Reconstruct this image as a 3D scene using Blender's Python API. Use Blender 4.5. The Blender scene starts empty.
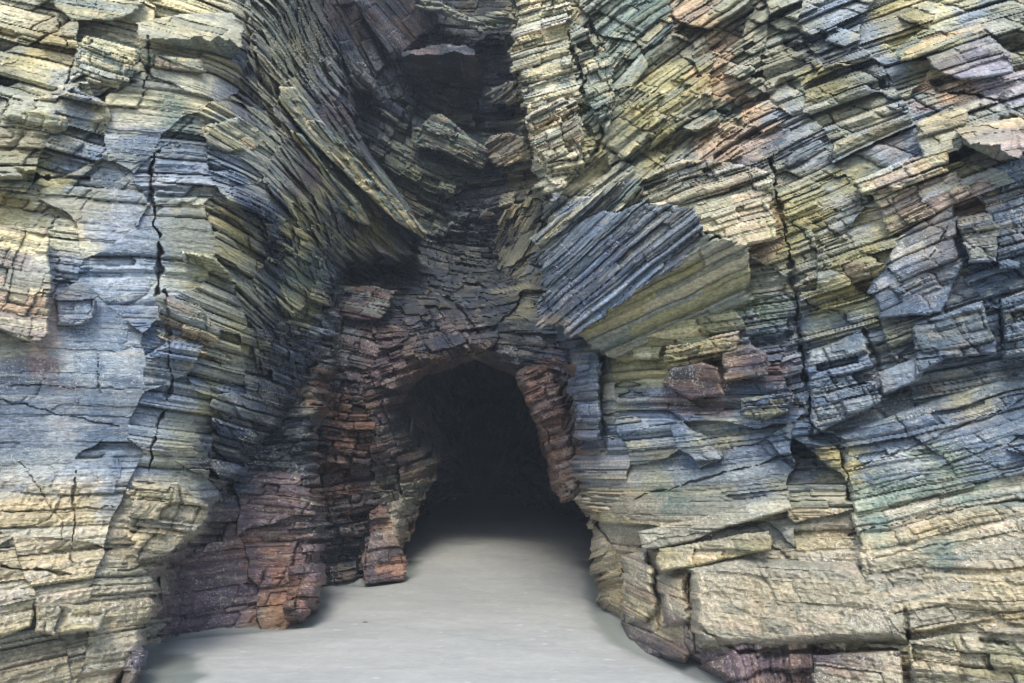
import bpy, math, numpy as np
from math import radians, sin, cos, tan, atan
S = bpy.context.scene
C = S.collection
# ------------------------------------------------------------------ camera
F = 995.0
PITCH = atan((430 - 341.5) / F)
CAMZ = 1.6
SP, CP = sin(PITCH), cos(PITCH)
cam = bpy.data.objects.new('camera', bpy.data.cameras.new('camera'))
C.objects.link(cam)
cam.location = (0, 0, CAMZ)
cam.rotation_euler = (math.pi / 2 + PITCH, 0, 0)
cam.data.sensor_width = 36
cam.data.lens = F / 1024 * 36
cam.data.clip_end = 2000
S.camera = cam

def ray(u, v):
    a = (u - 512) / F
    b = (341.5 - v) / F
    return np.stack([a, CP - b * SP, SP + b * CP], -1)

def tdepth(u, v, D):
    b = (341.5 - v) / F
    return D / (CP - b * SP)

def at(u, v, D):
    u = np.asarray(u, float); v = np.asarray(v, float)
    return ray(u, v) * tdepth(u, v, np.asarray(D, float))[..., None] + np.array([0, 0, CAMZ])

# ------------------------------------------------------------------ noise
def hsh(*k):
    h = np.uint32(2166136261)
    for a in k:
        a = np.asarray(a)
        a = a.astype(np.int64).astype(np.uint32)
        h = (h ^ a) * np.uint32(16777619)
        h = h ^ (h >> np.uint32(15))
        h = h * np.uint32(0x85ebca6b)
        h = h ^ (h >> np.uint32(13))
    h = h * np.uint32(0xc2b2ae35)
    h = h ^ (h >> np.uint32(16))
    return h.astype(np.float64) / 4294967296.0

def vnoise(x, y, seed):
    xi = np.floor(x); yi = np.floor(y)
    fx = x - xi; fy = y - yi
    fx = fx * fx * (3 - 2 * fx); fy = fy * fy * (3 - 2 * fy)
    a = hsh(xi, yi, seed); b = hsh(xi + 1, yi, seed)
    c = hsh(xi, yi + 1, seed); d = hsh(xi + 1, yi + 1, seed)
    return (a + (b - a) * fx) * (1 - fy) + (c + (d - c) * fx) * fy - .5

def fbm(x, y, seed, o=3):
    r = 0; a = 1.
    for k in range(o):
        r = r + a * vnoise(x, y, seed + 17 * k)
        x = x * 2.07 + 3.1; y = y * 2.07 + 1.7; a *= .5
    return r

def irr(x, seed, key=0, jit=.75):
    i = np.floor(x)
    b0 = i + jit * (hsh(i, seed, key) - .5)
    b1 = i + 1 + jit * (hsh(i + 1, seed, key) - .5)
    i = np.where(x < b0, i - 1, np.where(x >= b1, i + 1, i))
    lo = i + jit * (hsh(i, seed, key) - .5)
    hi = i + 1 + jit * (hsh(i + 1, seed, key) - .5)
    return i, (x - lo) / (hi - lo), hi - lo

# ------------------------------------------------------------------ interpolation
def rbf(pts):
    P = np.array(pts, float)
    xy = P[:, :2] / 100.
    val = 1.0 / tdepth(P[:, 0], P[:, 1], P[:, 2])
    n = len(P)
    A = np.zeros((n + 3, n + 3))
    A[:n, :n] = np.sqrt(((xy[:, None] - xy[None]) ** 2).sum(-1) + .02)
    A[:n, n] = 1; A[:n, n + 1:] = xy
    A[n:, :n] = A[:n, n:].T
    w = np.linalg.solve(A, np.r_[val, 0, 0, 0])
    def f(u, v):
        x = u / 100.; y = v / 100.
        r = w[n] + w[n + 1] * x + w[n + 2] * y
        for k in range(n):
            r = r + w[k] * np.sqrt((x - xy[k, 0]) ** 2 + (y - xy[k, 1]) ** 2 + .02)
        return 1.0 / np.maximum(r, 1 / 60.)      # camera-axis depth
    return f

def sdist(u, v, poly):
    """signed distance, positive inside"""
    d = np.full(u.shape, 1e9); ins = np.zeros(u.shape, bool)
    n = len(poly)
    for k in range(n):
        x0, y0 = poly[k][:2]; x1, y1 = poly[(k + 1) % n][:2]
        ex, ey = x1 - x0, y1 - y0
        L = ex * ex + ey * ey + 1e-9
        h = np.clip(((u - x0) * ex + (v - y0) * ey) / L, 0, 1)
        d = np.minimum(d, (u - x0 - h * ex) ** 2 + (v - y0 - h * ey) ** 2)
        if y0 != y1:
            c = ((y0 > v) != (y1 > v)) & (u < ex * (v - y0) / (ey) + x0)
            ins ^= c
    d = np.sqrt(d)
    return np.where(ins, d, -d)

# ------------------------------------------------------------------ colours of the rock (bed colours plus recess shade, 32 columns wide)
def lin(c, sat=1.):
    c = np.array(c, float) / 255.
    c = c.mean(-1, keepdims=True) + (c - c.mean(-1, keepdims=True)) * sat
    return np.where(c <= .04045, c / 12.92, ((c + .055) / 1.055) ** 2.4)
PAL = {
 'C': ((182, 178, 146), (158, 160, 134), (192, 182, 154)),
 'G': ((142, 145, 126), (120, 130, 124), (160, 156, 132)),
 'B': ((92, 111, 130), (76, 94, 116), (116, 128, 136)),
 'L': ((130, 142, 150), (110, 124, 140), (150, 152, 148)),
 'D': ((54, 68, 88), (72, 84, 102), (44, 52, 68)),
 'Y': ((150, 146, 100), (128, 130, 94), (170, 160, 114)),
 'O': ((178, 152, 120), (160, 140, 116), (150, 150, 128)),
 'P': ((168, 150, 134), (150, 138, 126), (184, 168, 142)),
 'R': ((118, 86, 72), (92, 72, 66), (146, 112, 88)),
 'U': ((94, 80, 86), (112, 90, 84), (74, 68, 80)),
 'T': ((168, 159, 130), (148, 146, 120), (174, 160, 136)),
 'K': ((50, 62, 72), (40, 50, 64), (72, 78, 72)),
 'N': ((112, 130, 116), (92, 112, 108), (138, 146, 120)),
 'V': ((150, 148, 160), (134, 134, 150), (160, 154, 150)),
 'W': ((196, 192, 172), (180, 180, 168), (200, 190, 170)),
}
KEYS = list(PAL)
PALA = np.array([[lin(c, .86) for c in PAL[k]] for k in KEYS])
BARN = {'T': .8, 'B': .35, 'D': .45, 'K': .5, 'U': .45, 'L': .3, 'N': .35, 'R': .25, 'Y': .2}
BARNA = np.array([BARN.get(k, .1) for k in KEYS])
CM = np.array([  # dark entries: wet rock, plus shade painted into the recess and under the beam
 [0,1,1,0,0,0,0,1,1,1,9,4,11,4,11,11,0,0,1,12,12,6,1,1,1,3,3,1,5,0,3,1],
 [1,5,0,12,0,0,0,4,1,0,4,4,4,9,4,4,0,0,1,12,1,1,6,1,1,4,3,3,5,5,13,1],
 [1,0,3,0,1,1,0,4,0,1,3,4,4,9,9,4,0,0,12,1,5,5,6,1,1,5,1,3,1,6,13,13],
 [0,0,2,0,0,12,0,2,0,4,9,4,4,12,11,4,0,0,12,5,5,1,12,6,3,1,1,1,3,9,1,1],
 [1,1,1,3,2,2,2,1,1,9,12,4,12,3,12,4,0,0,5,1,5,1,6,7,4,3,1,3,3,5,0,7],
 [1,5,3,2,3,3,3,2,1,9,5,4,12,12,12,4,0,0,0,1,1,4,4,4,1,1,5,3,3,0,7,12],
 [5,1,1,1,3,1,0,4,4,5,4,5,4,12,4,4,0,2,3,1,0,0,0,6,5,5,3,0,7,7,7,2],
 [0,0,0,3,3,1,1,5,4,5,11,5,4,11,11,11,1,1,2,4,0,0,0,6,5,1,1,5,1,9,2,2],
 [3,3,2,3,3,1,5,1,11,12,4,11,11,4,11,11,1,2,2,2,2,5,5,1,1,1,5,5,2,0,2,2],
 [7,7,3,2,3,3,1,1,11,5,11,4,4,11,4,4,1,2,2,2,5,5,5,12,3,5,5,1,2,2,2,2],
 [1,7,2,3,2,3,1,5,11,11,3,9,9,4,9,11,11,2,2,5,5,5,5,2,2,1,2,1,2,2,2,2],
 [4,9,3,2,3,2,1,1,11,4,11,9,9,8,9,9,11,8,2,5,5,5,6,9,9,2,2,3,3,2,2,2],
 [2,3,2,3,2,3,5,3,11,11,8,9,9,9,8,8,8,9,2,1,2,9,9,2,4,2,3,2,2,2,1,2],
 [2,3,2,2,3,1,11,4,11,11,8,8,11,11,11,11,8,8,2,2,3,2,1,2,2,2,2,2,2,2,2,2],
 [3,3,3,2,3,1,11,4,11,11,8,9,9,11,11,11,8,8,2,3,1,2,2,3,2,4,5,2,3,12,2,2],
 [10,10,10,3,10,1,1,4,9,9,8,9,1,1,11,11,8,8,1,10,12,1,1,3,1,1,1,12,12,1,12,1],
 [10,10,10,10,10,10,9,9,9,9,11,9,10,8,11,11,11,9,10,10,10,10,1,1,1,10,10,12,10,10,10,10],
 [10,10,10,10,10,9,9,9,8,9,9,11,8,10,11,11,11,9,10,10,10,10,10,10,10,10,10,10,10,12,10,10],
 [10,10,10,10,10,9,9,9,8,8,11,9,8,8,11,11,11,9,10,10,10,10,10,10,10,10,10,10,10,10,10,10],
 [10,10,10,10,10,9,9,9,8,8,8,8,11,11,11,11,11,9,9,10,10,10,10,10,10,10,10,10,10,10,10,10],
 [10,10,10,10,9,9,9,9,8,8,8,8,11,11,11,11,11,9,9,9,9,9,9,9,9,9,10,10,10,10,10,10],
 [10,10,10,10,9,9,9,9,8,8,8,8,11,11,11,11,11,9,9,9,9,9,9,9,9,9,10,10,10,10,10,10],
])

# ------------------------------------------------------------------ bedding: layered, jointed blocks at three scales
LEV = [  # thickness, width, protrusion, chamfer depth
    (.62, 1.3, .13, .05),
    (.17, .36, .11, .055),
    (.066, .17, .050, .026),
    (.025, .13, .016, .008),
]
def beds(X, Y, Z, th, amp, thick, ykey, seed, long=1.):
    """relief (metres outwards), block ids for colour; th in degrees per vertex"""
    a = np.radians(th)
    ca, sa = np.cos(a), np.sin(a)
    s = Z * ca - X * sa
    t = X * ca + Z * sa + Y * ykey
    k0 = np.round(th)
    s = s + .05 * fbm(t * .8, s * .8, seed) + .025 * vnoise(t * 4, s * 3, seed + 5)
    t = t + .16 * fbm(t * .9, s * 1.1, seed + 9)
    s = s + .008 * fbm(t * 11, s * 9, seed + 13, 2)
    t = t + .03 * fbm(s * 13, t * 9, seed + 14, 3)
    out = np.zeros(s.shape); ids = []
    s = s + .16 * vnoise(s * 1.7, t * .15, seed + 19)
    s_fine = s + .045 * vnoise(s * 7, t * .3, seed + 20)
    for n, (h, w, o, ch) in enumerate(LEV):
        h_, w_ = h * thick, w * thick * (long if n else 1.)
        i, fs, ls = irr((s if n < 2 else s_fine) / h_, seed + 31 * n, k0 if n == 0 else 0)
        ww = w_ * (.55 + 1.3 * hsh(i, seed + 3 + n, k0))
        skew = (hsh(i, seed + 8, n) - .5) * .5
        j, ft, lt = irr((t + skew * s * .6) / ww + 91 * hsh(i, seed + n), seed + 77, i)
        r = hsh(i, j, seed + n, k0); r2 = hsh(i, j, seed + 100 + n, k0); r3 = hsh(i, j, seed + 200 + n)
        r4 = hsh(i, j, seed + 300 + n)
        b = o * (r - .5) + o * .9 * ((r2 > .93) * 1. - (r2 < .09) * 1.4)
        b = b + o * (.7 * (r3 - .5) * (ft - .5) + (.45 if n == 0 else .8) * (r4 - .35) * (fs - .5))
        cb = .08 + .5 * r3 ** 2
        b = b - ch * np.clip(1 - fs / cb, 0, 1) * (.3 + r4)
        ct = .06 + .22 * r2
        b = b - ch * .8 * np.clip(1 - (1 - fs) / ct, 0, 1)
        ed = np.minimum(ft, 1 - ft) * lt * ww
        b = b - ch * .6 * np.clip(1 - ed / (.03 * w_ / long + .006), 0, 1)
        es = np.minimum(fs, 1 - fs) * ls * h_
        ck = (hsh(i, j, seed + 400 + n) < .35)
        if n < 3:
            b = b - ck * .022 * np.exp(-(es / .008) ** 2) - (r4 < .3) * .018 * np.exp(-(ed / .008) ** 2)
        a_ = amp if n < 2 else np.minimum(amp, 1.) ** .7
        if n >= 2: a_ = a_ * lamk
        out = out + b * a_
        if n == 1:
            smooth = hsh(i, j, seed + 500, k0)      # some blocks split along their laminae, others break clean
            lamk = np.clip(smooth * 2.4 - .6, .3, 1.25)
        ids.append((i, j))
    out = out + .015 * fbm(t * 7, s * 11, seed + 50, 3) * np.minimum(1, amp + .3)
    out = out + .010 * (1 - 2 * np.abs(fbm(t * 24, s * 46, seed + 60, 2))) * np.minimum(1, amp + .35)
    return out, ids, s, t

# ------------------------------------------------------------------ materials
def rock_material(name, rough=(.38, .85)):
    m = bpy.data.materials.new(name); m.use_nodes = True
    N = m.node_tree.nodes; L = m.node_tree.links
    p = N['Principled BSDF']
    att = N.new('ShaderNodeAttribute'); att.attribute_name = 'tint'
    tc = N.new('ShaderNodeTexCoord')
    n1 = N.new('ShaderNodeTexNoise'); n1.inputs['Scale'].default_value = 26; n1.inputs['Detail'].default_value = 8; n1.inputs['Roughness'].default_value = .7
    mp = N.new('ShaderNodeMapping'); mp.inputs['Scale'].default_value = (1, 1, 2.4)
    L.new(tc.outputs['Object'], mp.inputs[0]); L.new(mp.outputs[0], n1.inputs[0])
    r1 = N.new('ShaderNodeMapRange'); r1.inputs[1].default_value = .3; r1.inputs[2].default_value = .7; r1.inputs[3].default_value = .5; r1.inputs[4].default_value = 1.5
    L.new(n1.outputs[0], r1.inputs[0])
    mul = N.new('ShaderNodeVectorMath'); mul.operation = 'SCALE'
    L.new(att.outputs['Color'], mul.inputs[0]); L.new(r1.outputs[0], mul.inputs['Scale'])
    # barnacles and quartz flecks
    n2 = N.new('ShaderNodeTexNoise'); n2.inputs['Scale'].default_value = 55; n2.inputs['Detail'].default_value = 3; n2.inputs['Distortion'].default_value = 1.2
    L.new(tc.outputs['Object'], n2.inputs[0])
    n3 = N.new('ShaderNodeTexNoise'); n3.inputs['Scale'].default_value = 3.5; n3.inputs['Detail'].default_value = 3
    L.new(tc.outputs['Object'], n3.inputs[0])
    th = N.new('ShaderNodeMath'); th.operation = 'MULTIPLY_ADD'; th.inputs[1].default_value = -.35; th.inputs[2].default_value = .76
    L.new(n3.outputs[0], th.inputs[0])
    sb = N.new('ShaderNodeMath'); sb.operation = 'SUBTRACT'; L.new(n2.outputs[0], sb.inputs[0]); L.new(th.outputs[0], sb.inputs[1])
    gn = N.new('ShaderNodeMath'); gn.operation = 'MULTIPLY'; gn.use_clamp = True; gn.inputs[1].default_value = 14
    L.new(sb.outputs[0], gn.inputs[0])
    al = N.new('ShaderNodeMath'); al.operation = 'MULTIPLY'; L.new(gn.outputs[0], al.inputs[0]); L.new(att.outputs['Alpha'], al.inputs[1])
    mx = N.new('ShaderNodeMix'); mx.data_type = 'RGBA'
    L.new(al.outputs[0], mx.inputs[0]); L.new(mul.outputs[0], mx.inputs[6]); mx.inputs[7].default_value = (.62, .60, .54, 1)
    L.new(mx.outputs[2], p.inputs['Base Color'])
    bw = N.new('ShaderNodeRGBToBW'); L.new(att.outputs['Color'], bw.inputs[0])
    rr = N.new('ShaderNodeMapRange'); rr.inputs[1].default_value = .04; rr.inputs[2].default_value = .2; rr.inputs[3].default_value = rough[0]; rr.inputs[4].default_value = rough[1]
    L.new(bw.outputs[0], rr.inputs[0]); L.new(rr.outputs[0], p.inputs['Roughness'])
    p.inputs['Specular IOR Level'].default_value = .35
    n4 = N.new('ShaderNodeTexNoise'); n4.inputs['Scale'].default_value = 48; n4.inputs['Detail'].default_value = 6; n4.inputs['Roughness'].default_value = .65
    L.new(mp.outputs[0], n4.inputs[0])
    bp = N.new('ShaderNodeBump'); bp.inputs['Strength'].default_value = .9; bp.inputs['Distance'].default_value = .03
    L.new(n4.outputs[0], bp.inputs['Height']); L.new(bp.outputs[0], p.inputs['Normal'])
    return m
ROCK = rock_material('layered_slate')

def tag(o, label=None, cat=None, group=None, kind=None):
    if label: o['label'] = label
    if cat: o['category'] = cat
    if group: o['group'] = group
    if kind: o['kind'] = kind
    return o

def link_mesh(name, verts, quads, col, mat, smooth=False):
    me = bpy.data.meshes.new(name)
    me.vertices.add(len(verts)); me.vertices.foreach_set('co', np.ascontiguousarray(verts, np.float32).ravel())
    nq = len(quads)
    me.loops.add(nq * 4); me.loops.foreach_set('vertex_index', np.ascontiguousarray(quads, np.int32).ravel())
    me.polygons.add(nq)
    me.polygons.foreach_set('loop_start', np.arange(0, nq * 4, 4, dtype=np.int32))
    try: me.polygons.foreach_set('loop_total', np.full(nq, 4, np.int32))
    except Exception: pass
    if smooth: me.polygons.foreach_set('use_smooth', np.ones(nq, bool))
    else: me.polygons.foreach_set('use_smooth', np.zeros(nq, bool))
    if col is not None:
        at_ = me.color_attributes.new('tint', 'FLOAT_COLOR', 'POINT')
        at_.data.foreach_set('color', np.ascontiguousarray(col, np.float32).ravel())
    me.materials.append(mat)
    me.update(calc_edges=True)
    o = bpy.data.objects.new(name, me); C.objects.link(o)
    return o

def axis(lo, hi, f0, f1, step):
    """step inside the frame, growing outside it"""
    a = np.arange(max(lo, f0), min(hi, f1) + step, step)
    left = []; x = a[0]; d = step
    while x > lo:
        d *= 1.12; d = min(d, 9); x -= d; left.append(x)
    right = []; x = a[-1]; d = step
    while x < hi:
        d *= 1.12; d = min(d, 9); x += d; right.append(x)
    return np.array(left[::-1] + list(a) + right)

CRACKS = [([(150,38),(149,75),(143,98)],3,.2),([(158,150),(149,185),(155,225),(160,240),(158,292)],3.2,.25),([(166,290),(170,380),(165,410),(153,442),(150,470)],2.4,.15),
 ([(75,470),(73,562)],1.8,.08),([(97,350),(100,392)],1.4,.05),([(0,400),(120,428)],1.3,.04),([(0,386),(150,388)],1.2,.03),([(602,352),(600,400),(604,450)],4,.25),
 ([(770,160),(790,260),(800,330),(812,425),(842,450),(850,500)],4,.22),([(58,18),(75,60),(58,100)],2.4,.12),([(0,166),(40,176),(90,180)],3,.12),([(28,177),(46,178)],6,.3),
 ([(690,570),(688,640)],3,.15),([(655,575),(660,625)],3,.12),([(845,472),(930,440),(1024,400),(1100,370)],1.8,.1),([(848,500),(940,468),(1024,437),(1100,410)],1.5,.08),
 ([(850,535),(940,512),(1024,500)],1.8,.1),([(858,560),(950,543),(1024,530)],1.4,.06),([(852,520),(960,488),(1024,470)],1.5,.07),([(640,545),(775,520)],2,.1),([(635,498),(700,480),(790,455)],2,.1),([(600,440),(660,425),(720,412)],1.4,.05),
 ([(556,178),(610,166),(660,150),(700,138),(735,112),(790,86)],8,.22),([(690,140),(708,128)],14,.2),([(792,52),(822,40)],11,.25),([(990,42),(1030,58)],9,.3),([(1012,126),(1018,152)],8,.25),([(940,90),(1000,100)],7,.2),
 ([(870,395),(880,372),(865,330)],3,.12),([(690,622),(740,652),(900,650)],5,.2),([(815,436),(840,440)],6,.2),([(700,330),(716,346)],3,.1),([(905,612),(908,640)],3,.15),
 ([(590,20),(604,60),(612,100),(596,150)],3,.15),([(240,0),(256,60),(268,100),(276,130)],5,.2),([(312,30),(330,90),(352,150),(378,190)],5,.25),([(1000,300),(1004,360)],3,.15),([(930,262),(960,200)],2,.1),
 ([(20,460),(60,520),(62,560)],1.2,.03),([(0,566),(70,574)],2.5,.12),([(120,572),(170,560)],2,.08),([(0,512),(120,508)],1.3,.05),([(980,640),(1010,645)],5,.2),([(212,100),(150,160),(158,175)],1.5,.05)]
CRACKS = [c for c in CRACKS]

def cracks(U, V, seed):
    o = np.zeros(U.shape)
    u2 = U + 5 * fbm(U / 9., V / 9., seed + 600, 3); v2 = V + 3.5 * fbm(U / 12. + 40, V / 9., seed + 601, 3)
    for pl, wd, dp in CRACKS:
        for (x0, y0), (x1, y1) in zip(pl[:-1], pl[1:]):
            ex, ey = x1 - x0, y1 - y0
            h = np.clip(((u2 - x0) * ex + (v2 - y0) * ey) / (ex * ex + ey * ey), 0, 1)
            d = np.sqrt((u2 - x0 - h * ex) ** 2 + (v2 - y0 - h * ey) ** 2)
            ww = wd * (.62 if wd < 6 else 1) * np.clip(.85 + 2.2 * fbm(U / 14., V / 14., seed + 77, 2), .12, 1.7)
            o = np.maximum(o, dp * .75 * np.clip(1.3 - d / ww, 0, 1))
    return o

def mass(name, poly, depth, zones, hole=None, facets=None, ragged=(7, 3), roll=(8, .25), skirt=1.0, seed=1, palette=None,
         step=1.1, ykey=0., mat=None, relief=1., gain=1., big=True, cr_w=.5, own=.55, long=1.):
    """A body of bedded rock: outline poly, face depth from depth(u,v) (camera-axis metres) or from planar facets, relief from beds()."""
    pu = [p[0] for p in poly]; pv = [p[1] for p in poly]
    U, V = np.meshgrid(axis(min(pu) - 8, max(pu) + 8, -12, 1036, step), axis(min(pv) - 8, max(pv) + 8, -12, 695, step))
    T = depth(U, V)
    if facets:
        best = np.full(U.shape, -1e9); T2 = T.copy(); fi = np.zeros(U.shape, int)
        fopt = [f[1] if isinstance(f, tuple) and isinstance(f[1], dict) else {} for f in facets]
        facets = [f[0] if isinstance(f, tuple) and isinstance(f[1], dict) else f for f in facets]
        wfu = U + 7 * fbm(U / 11., V / 11., seed + 5, 3); wfv = V + 7 * fbm(U / 11. + 50, V / 11., seed + 6, 3)
        for n_, f in enumerate(facets):
            q = np.array(f, float)
            base = depth(q[:, 0], q[:, 1]) - q[:, 2]
            A = np.c_[q[:, 0], q[:, 1], np.ones(len(q))]
            co = np.linalg.lstsq(A, 1 / base, rcond=None)[0]
            tf = 1 / (co[0] * U + co[1] * V + co[2])
            sd = sdist(wfu, wfv, f) if len(facets) > 1 else sdist(U, V, f)
            T2 = np.where(sd > best, tf, T2); fi = np.where(sd > best, n_, fi); best = np.maximum(best, sd)
        T = T2
    R = ray(U, V)
    P = R * T[..., None]; X, Y, Z = P[..., 0], P[..., 1], P[..., 2] + CAMZ
    # zones of differing dip, separated by uneven faults
    zu = U + 26 * fbm(X * 2.2, Z * 2.2, seed + 400); zv = V + 26 * fbm(X * 2.2 + 9, Z * 2.2, seed + 401)
    Zn = np.array([list(z) + [1.] * (5 - len(z)) for z in zones], float)
    bd = np.full(U.shape, 1e12); th = np.zeros(U.shape); amp = np.zeros(U.shape); thk = np.zeros(U.shape)
    for z in Zn:
        d = (zu - z[0]) ** 2 + (zv - z[1]) ** 2
        m = d < bd
        bd = np.where(m, d, bd); th = np.where(m, z[2], th); amp = np.where(m, z[3], amp); thk = np.where(m, z[4], thk)
    if facets:
        for n_, fo in enumerate(fopt):
            if 'amp' in fo: amp = np.where(fi == n_, fo['amp'], amp)
            if 'dip' in fo: th = np.where(fi == n_, fo['dip'], th)
            if 'thick' in fo: thk = np.where(fi == n_, fo['thick'], thk)
    o, ids, s, t = beds(X, Y, Z, th, amp * relief, thk, ykey, seed, long)
    # limpet and barnacle crust low on the cliffs: rough, rounded, hides the laminae
    TMAP = (CM == KEYS.index('T')) * 1.
    fu = np.clip(U / 32 - .5, 0, 30.99); fv = np.clip(V / 32 - .5, 0, 20.99)
    iu = fu.astype(int); iv = fv.astype(int); fu = fu - iu; fv = fv - iv
    tw = (TMAP[iv, iu] * (1 - fu) + TMAP[iv, iu + 1] * fu) * (1 - fv) + (TMAP[iv + 1, iu] * (1 - fu) + TMAP[iv + 1, iu + 1] * fu) * fv
    crust = .020 * fbm(X * 9 + Y * 5, Z * 12, seed + 700, 4) + .014 * (1 - 3 * np.abs(vnoise(X * 34, Z * 34, seed + 701)))
    o = o * (1 - .1 * tw) + tw * crust
    # ragged outline following the beds
    i1 = ids[1][0]; i2 = ids[2][0]
    sh = ragged[0] * ((hsh(i1, seed + 71) - .5) * 1.4 + (hsh(i2, seed + 72) - .5)) + ragged[1] * 2 * fbm(t * 12, s * 12, seed + 7)
    ar = np.radians(th)
    wu = U + sh * np.cos(ar); wv = V - sh * np.sin(ar) + ragged[1] * 2 * vnoise(t * 7, s * 7, seed + 8)
    sd = sdist(wu, wv, poly)
    if hole is not None:
        sd = np.minimum(sd, -sdist(wu, wv, hole))
    T = T - o + (cracks(U, V, 1) if big else cracks(U, V, 1) * (cr_w))
    T = T + roll[1] * np.clip(1 - sd / roll[0], 0, 1) ** 2
    # colour
    q0, q1, q2, q3 = [hsh(i, j, seed + 900 + n) for n, (i, j) in enumerate(ids)]
    lam = hsh(ids[2][0], seed + 950); lam3 = hsh(ids[3][0], seed + 951)
    ju = (q1 - .5) * 36 + (q2 - .5) * 20 + 20 * fbm(t * 3, s * 3, seed + 960); jv = (lam - .5) * 20 + (q1 - .5) * 16 + 12 * fbm(t * 4, s * 4, seed + 961)
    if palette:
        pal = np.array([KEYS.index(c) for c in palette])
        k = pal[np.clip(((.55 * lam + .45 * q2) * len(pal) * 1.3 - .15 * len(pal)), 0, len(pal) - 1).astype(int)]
        if facets:
            for n_, fo in enumerate(fopt):
                if 'pal' in fo:
                    pl2 = np.array([KEYS.index(c) for c in fo['pal']])
                    k = np.where(fi == n_, pl2[np.clip(q2 * len(pl2), 0, len(pl2) - 1).astype(int)], k)
    else:
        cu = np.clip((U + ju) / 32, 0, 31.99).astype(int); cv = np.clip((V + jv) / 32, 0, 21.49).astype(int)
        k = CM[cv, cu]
    var = np.clip((q2 * .5 + lam * .5) * 3.6 - .5, 0, 2.99).astype(int)
    var = np.where(q3 > .5, var, 0)
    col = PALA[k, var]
    if True:      # neighbouring shades grade into each other
        fu = np.clip(U / 32 - .5 + ju / 64, 0, 30.99); fv = np.clip(V / 32 - .5 + jv / 64, 0, 20.99)
        iu = fu.astype(int); iv = fv.astype(int); fu = (fu - iu)[..., None]; fv = (fv - iv)[..., None]
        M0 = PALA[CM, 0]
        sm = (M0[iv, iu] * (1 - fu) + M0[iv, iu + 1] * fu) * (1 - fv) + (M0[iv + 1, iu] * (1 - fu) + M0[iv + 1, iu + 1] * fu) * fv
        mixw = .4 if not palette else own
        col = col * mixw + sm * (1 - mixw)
    # soft mix with the main shade so that beds stay related
    br = (.80 + .40 * q2) * (.86 + .28 * lam3) * (.88 + .24 * q1) * (1 + .35 * fbm(t * 1.3, s * 2.5, seed + 970))
    hue = (hsh(ids[1][0], seed + 980) - .5)[..., None] * np.array([.16, .05, -.22]) + (q2 - .5)[..., None] * np.array([.10, 0, -.08])
    fine = 1 + .34 * fbm(t * 16, s * 70, seed + 975, 2) + .22 * fbm(X * 45, Z * 45, seed + 976, 2)
    col = col * (br * fine)[..., None] * (1 + hue) * gain
    pale = np.clip(fbm(t * 9, s * 60, seed + 977, 2) * 4 - 1.2, 0, 1)[..., None] * .32
    col = col * (1 - pale) + pale * lin((190, 184, 160))
    # iron and algae stains running over the beds
    st = np.clip(fbm(X * 2.5, Z * 1.6, seed + 990, 4) * 3 - .75, 0, 1)[..., None]
    col = col * (1 - .28 * st) + .28 * st * lin((168, 144, 98))
    barn = BARNA[k] * (.5 + 1. * q1)
    P = ray(U, V) * T[..., None] + np.array([0, 0, CAMZ])
    mask = sd > 0
    Q = mask[:-1, :-1] & mask[1:, :-1] & mask[:-1, 1:] & mask[1:, 1:]
    idx = np.arange(U.size).reshape(U.shape)
    a, b, c, d = idx[:-1, :-1][Q], idx[1:, :-1][Q], idx[1:, 1:][Q], idx[:-1, 1:][Q]
    quads = np.stack([a, b, c, d], 1)
    # boundary edges, oriented
    Qp = np.pad(Q, 1)
    E = []
    for (dr, dc, p0, p1) in ((-1, 0, idx[:-1, 1:], idx[:-1, :-1]), (1, 0, idx[1:, :-1], idx[1:, 1:]), (0, -1, idx[:-1, :-1], idx[1:, :-1]), (0, 1, idx[1:, 1:], idx[:-1, 1:])):
        nb = Qp[1 + dr:Qp.shape[0] - 1 + dr, 1 + dc:Qp.shape[1] - 1 + dc]
        m = Q & ~nb
        E.append(np.stack([p0[m], p1[m]], 1))
    E = np.concatenate(E)
    Pf = P.reshape(-1, 3); cf = np.concatenate([col, barn[..., None]], -1).reshape(-1, 4)
    bv = np.unique(E)
    lut = np.full(U.size, -1); lut[bv] = np.arange(len(bv))
    nl = 28 if skirt > 2 else 9
    cxz = Pf[np.unique(quads)][:, [0, 2]].mean(0)
    inn = cxz[None] - Pf[bv][:, [0, 2]]; inn = inn / (np.linalg.norm(inn, axis=1)[:, None] + 1e-6)
    newC = []
    Rn = R.reshape(-1, 3)[bv]; Rn = Rn / np.linalg.norm(Rn, axis=1)[:, None]
    layers = [Pf[bv]]; newP = []
    for l in range(1, nl + 1):
        f = (l / nl) ** 1.25
        w = .05 * min(1, f * 3)
        nz = fbm(Pf[bv, 0] * 5 + l * 3.3, Pf[bv, 2] * 5, seed + l, 2)
        dp = f * skirt
        zb = Pf[bv, 2] + .12 * vnoise(Pf[bv, 2] * 2, np.full(len(bv), dp), seed + 40)
        g1, _, _ = irr(zb / .16, seed + 41); g2, _, _ = irr(zb / .05, seed + 42)
        d1, _, _ = irr(np.full(len(bv), dp) / .55 + 9 * hsh(g1, seed + 43), seed + 44, g1)
        d2, _, _ = irr(np.full(len(bv), dp) / .22 + 9 * hsh(g2, seed + 45), seed + 46, g2)
        inw = min(1, dp / .3) * (.16 * hsh(g1, d1, seed + 47) + .07 * hsh(g2, d2, seed + 48) + .03 * nz + .02) * min(1., skirt / 1.5)
        pp = Pf[bv] + Rn * dp
        pp[:, 0] += inn[:, 0] * inw; pp[:, 2] += inn[:, 1] * inw
        newP.append(pp)
        cc_ = cf[bv].copy(); cc_[:, :3] *= ((.75 + .5 * hsh(g2, d2, seed + 49)) * (.85 + .3 * hsh(g1, d1, seed + 50)))[:, None]
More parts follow.
